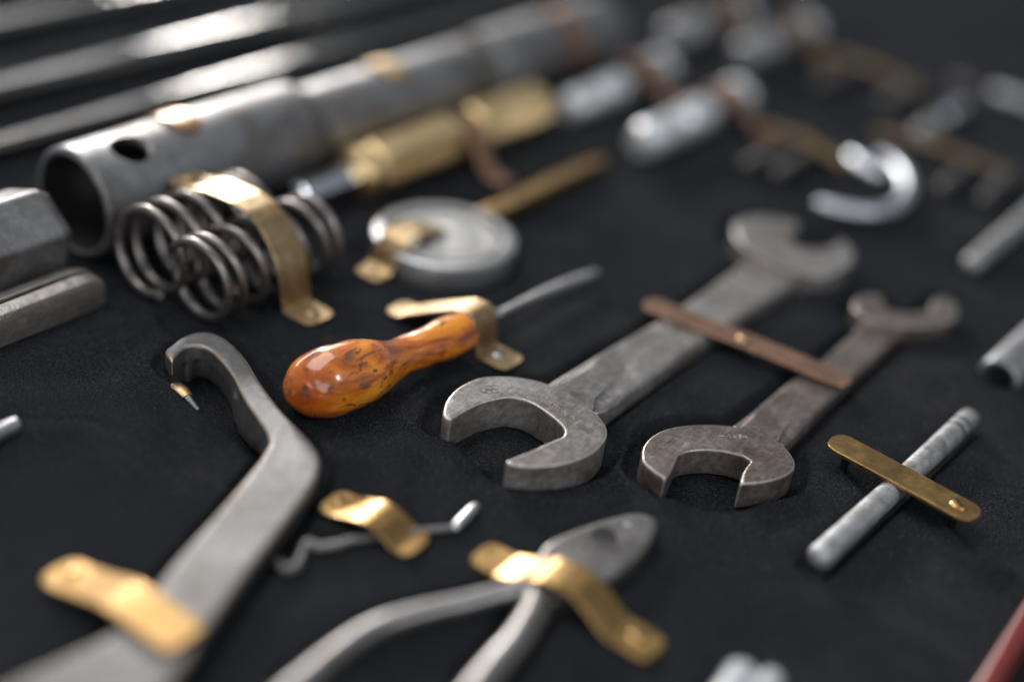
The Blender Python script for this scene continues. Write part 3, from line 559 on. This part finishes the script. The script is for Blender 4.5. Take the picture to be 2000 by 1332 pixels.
# ================================================================== case edge, table and felt
o = build('case_edge', lathe(uv(50, -27.6, -1.2), uv(1700, -27.6, -1.2), rounded(1650, 3.7, .5), 32), M['red'], None, uv(50, -27.6, -1.2)); tag(o, kind='structure')
vs = [uv(a, b, c) for c in (-60, -16) for a, b in ((50, -1100), (1700, -1100), (1700, -26), (50, -26))]
o = build('case_base', (vs, [(0, 1, 2, 3), (4, 5, 6, 7), (0, 1, 5, 4), (1, 2, 6, 5), (2, 3, 7, 6), (3, 0, 4, 7)]), M['red'], None, uv(50, 0, -60), smooth=False); tag(o, kind='structure')
vs[4:] = []
for i in range(4): vs[i] = uv(((-2500, 3500)[i in (1, 2)]), ((-3000, 2500)[i > 1]), -62)
o = build('table_top', (vs[:4], [(0, 1, 2, 3)]), M['table'], None, uv(0, 0, -62), smooth=False); tag(o, kind='structure')
def felt():
    us = np.concatenate([np.arange(50, 180, 8.), np.arange(180, 620, .9), np.arange(620, 840, 2.5), np.arange(840, 1701, 20.)])
    vv = np.concatenate([np.arange(-1100, -450, 14.), np.arange(-450, -30.5, .9)])
    gu, gv = np.meshgrid(us, vv, indexing='ij'); X = (U.x * gu + V.x * gv); Y = (U.y * gu + V.y * gv); Z = np.zeros_like(X)
    for kind, pts, grow, depth, edge in RECESS:
        P = np.array(pts); m = (X > P[:, 0].min() - grow - edge - 2) & (X < P[:, 0].max() + grow + edge + 2) & (Y > P[:, 1].min() - grow - edge - 2) & (Y < P[:, 1].max() + grow + edge + 2)
        if not m.any(): continue
        x, y = X[m], Y[m]; D = np.full(x.shape, 1e9); ins = np.zeros(x.shape, bool); n = len(P)
        for i in range(n if kind == 'poly' else max(1, n - 1)):
            a, b = P[i], P[(i + 1) % n]; e = b - a; L2 = (e @ e) or 1.; t = np.clip(((x - a[0]) * e[0] + (y - a[1]) * e[1]) / L2, 0, 1)
            D = np.minimum(D, np.hypot(x - a[0] - t * e[0], y - a[1] - t * e[1]))
            if kind == 'poly' and a[1] != b[1]: ins ^= ((a[1] > y) != (b[1] > y)) & (x < (b[0] - a[0]) * (y - a[1]) / (b[1] - a[1]) + a[0])
        D[ins] = 0; t = np.clip((D - grow) / edge, 0, 1); t = t * t * (3 - 2 * t); Z[m] = np.minimum(Z[m], -depth * (1 - t))
    Z += .35 * np.sin(X * .031 + 1.3 * np.sin(Y * .021)) * np.sin(Y * .043 + X * .011) + rng.normal(0, .06, Z.shape)
    nu, nv = gu.shape; co_ = np.stack([X, Y, Z], -1).reshape(-1, 3) / 1000
    i = np.arange(nu * nv).reshape(nu, nv); q = np.stack([i[:-1, :-1], i[1:, :-1], i[1:, 1:], i[:-1, 1:]], -1).reshape(-1, 4)
    me = bpy.data.meshes.new('felt_board'); me.vertices.add(len(co_)); me.vertices.foreach_set('co', co_.ravel())
    me.loops.add(q.size); me.loops.foreach_set('vertex_index', q.ravel().astype(np.int32)); me.polygons.add(len(q))
    me.polygons.foreach_set('loop_start', np.arange(0, q.size, 4, dtype=np.int32)); me.update(calc_edges=True); me.validate()
    me.materials.append(M['felt']); me.shade_smooth(); me.flip_normals() if me.polygons[0].normal.z < 0 else None
    o = bpy.data.objects.new('felt_floor', me); COL.objects.link(o); tag(o, kind='structure'); return us, vv, Z
us, vv, FZ = felt()
# lint and loose fibres on the felt
vs, fs = [], []
for _ in range(9000):
    u, v = (rng.uniform(220, 620) if rng.random() < .4 else rng.uniform(280, 520)), rng.uniform(-420, -33); i, j = np.searchsorted(us, u) - 1, np.searchsorted(vv, v) - 1
    z = FZ[i, j] + .12; a = rng.uniform(0, math.pi); L = rng.uniform(.12, .4) * (1 if rng.random() < .93 else 3.0); w = rng.uniform(.03, .07)
    d = np.array([math.cos(a), math.sin(a)]); s = np.array([-d[1], d[0]]); k = len(vs); bend = rng.normal(0, .25) * L
    c = [(-d * L, 0), (s * bend, .12), (d * L, .02)]
    for (p, dz) in c:
        for sg_, h in ((-1, 0), (1, 0), (0, 1.2)): vs.append(uv(u + p[0] + s[0] * w * sg_, v + p[1] + s[1] * w * sg_, z + dz + h * w))
    for b in (0, 3):
        for x, y in ((0, 1), (1, 2), (2, 0)): fs.append((k + b + x, k + b + y, k + b + y + 3, k + b + x + 3))
o = build('lint', (vs, fs), M['lint'], None, uv(200, -200, 0), smooth=False); tag(o, 'pale lint and loose fibres scattered over the black felt', 'lint', kind='stuff')
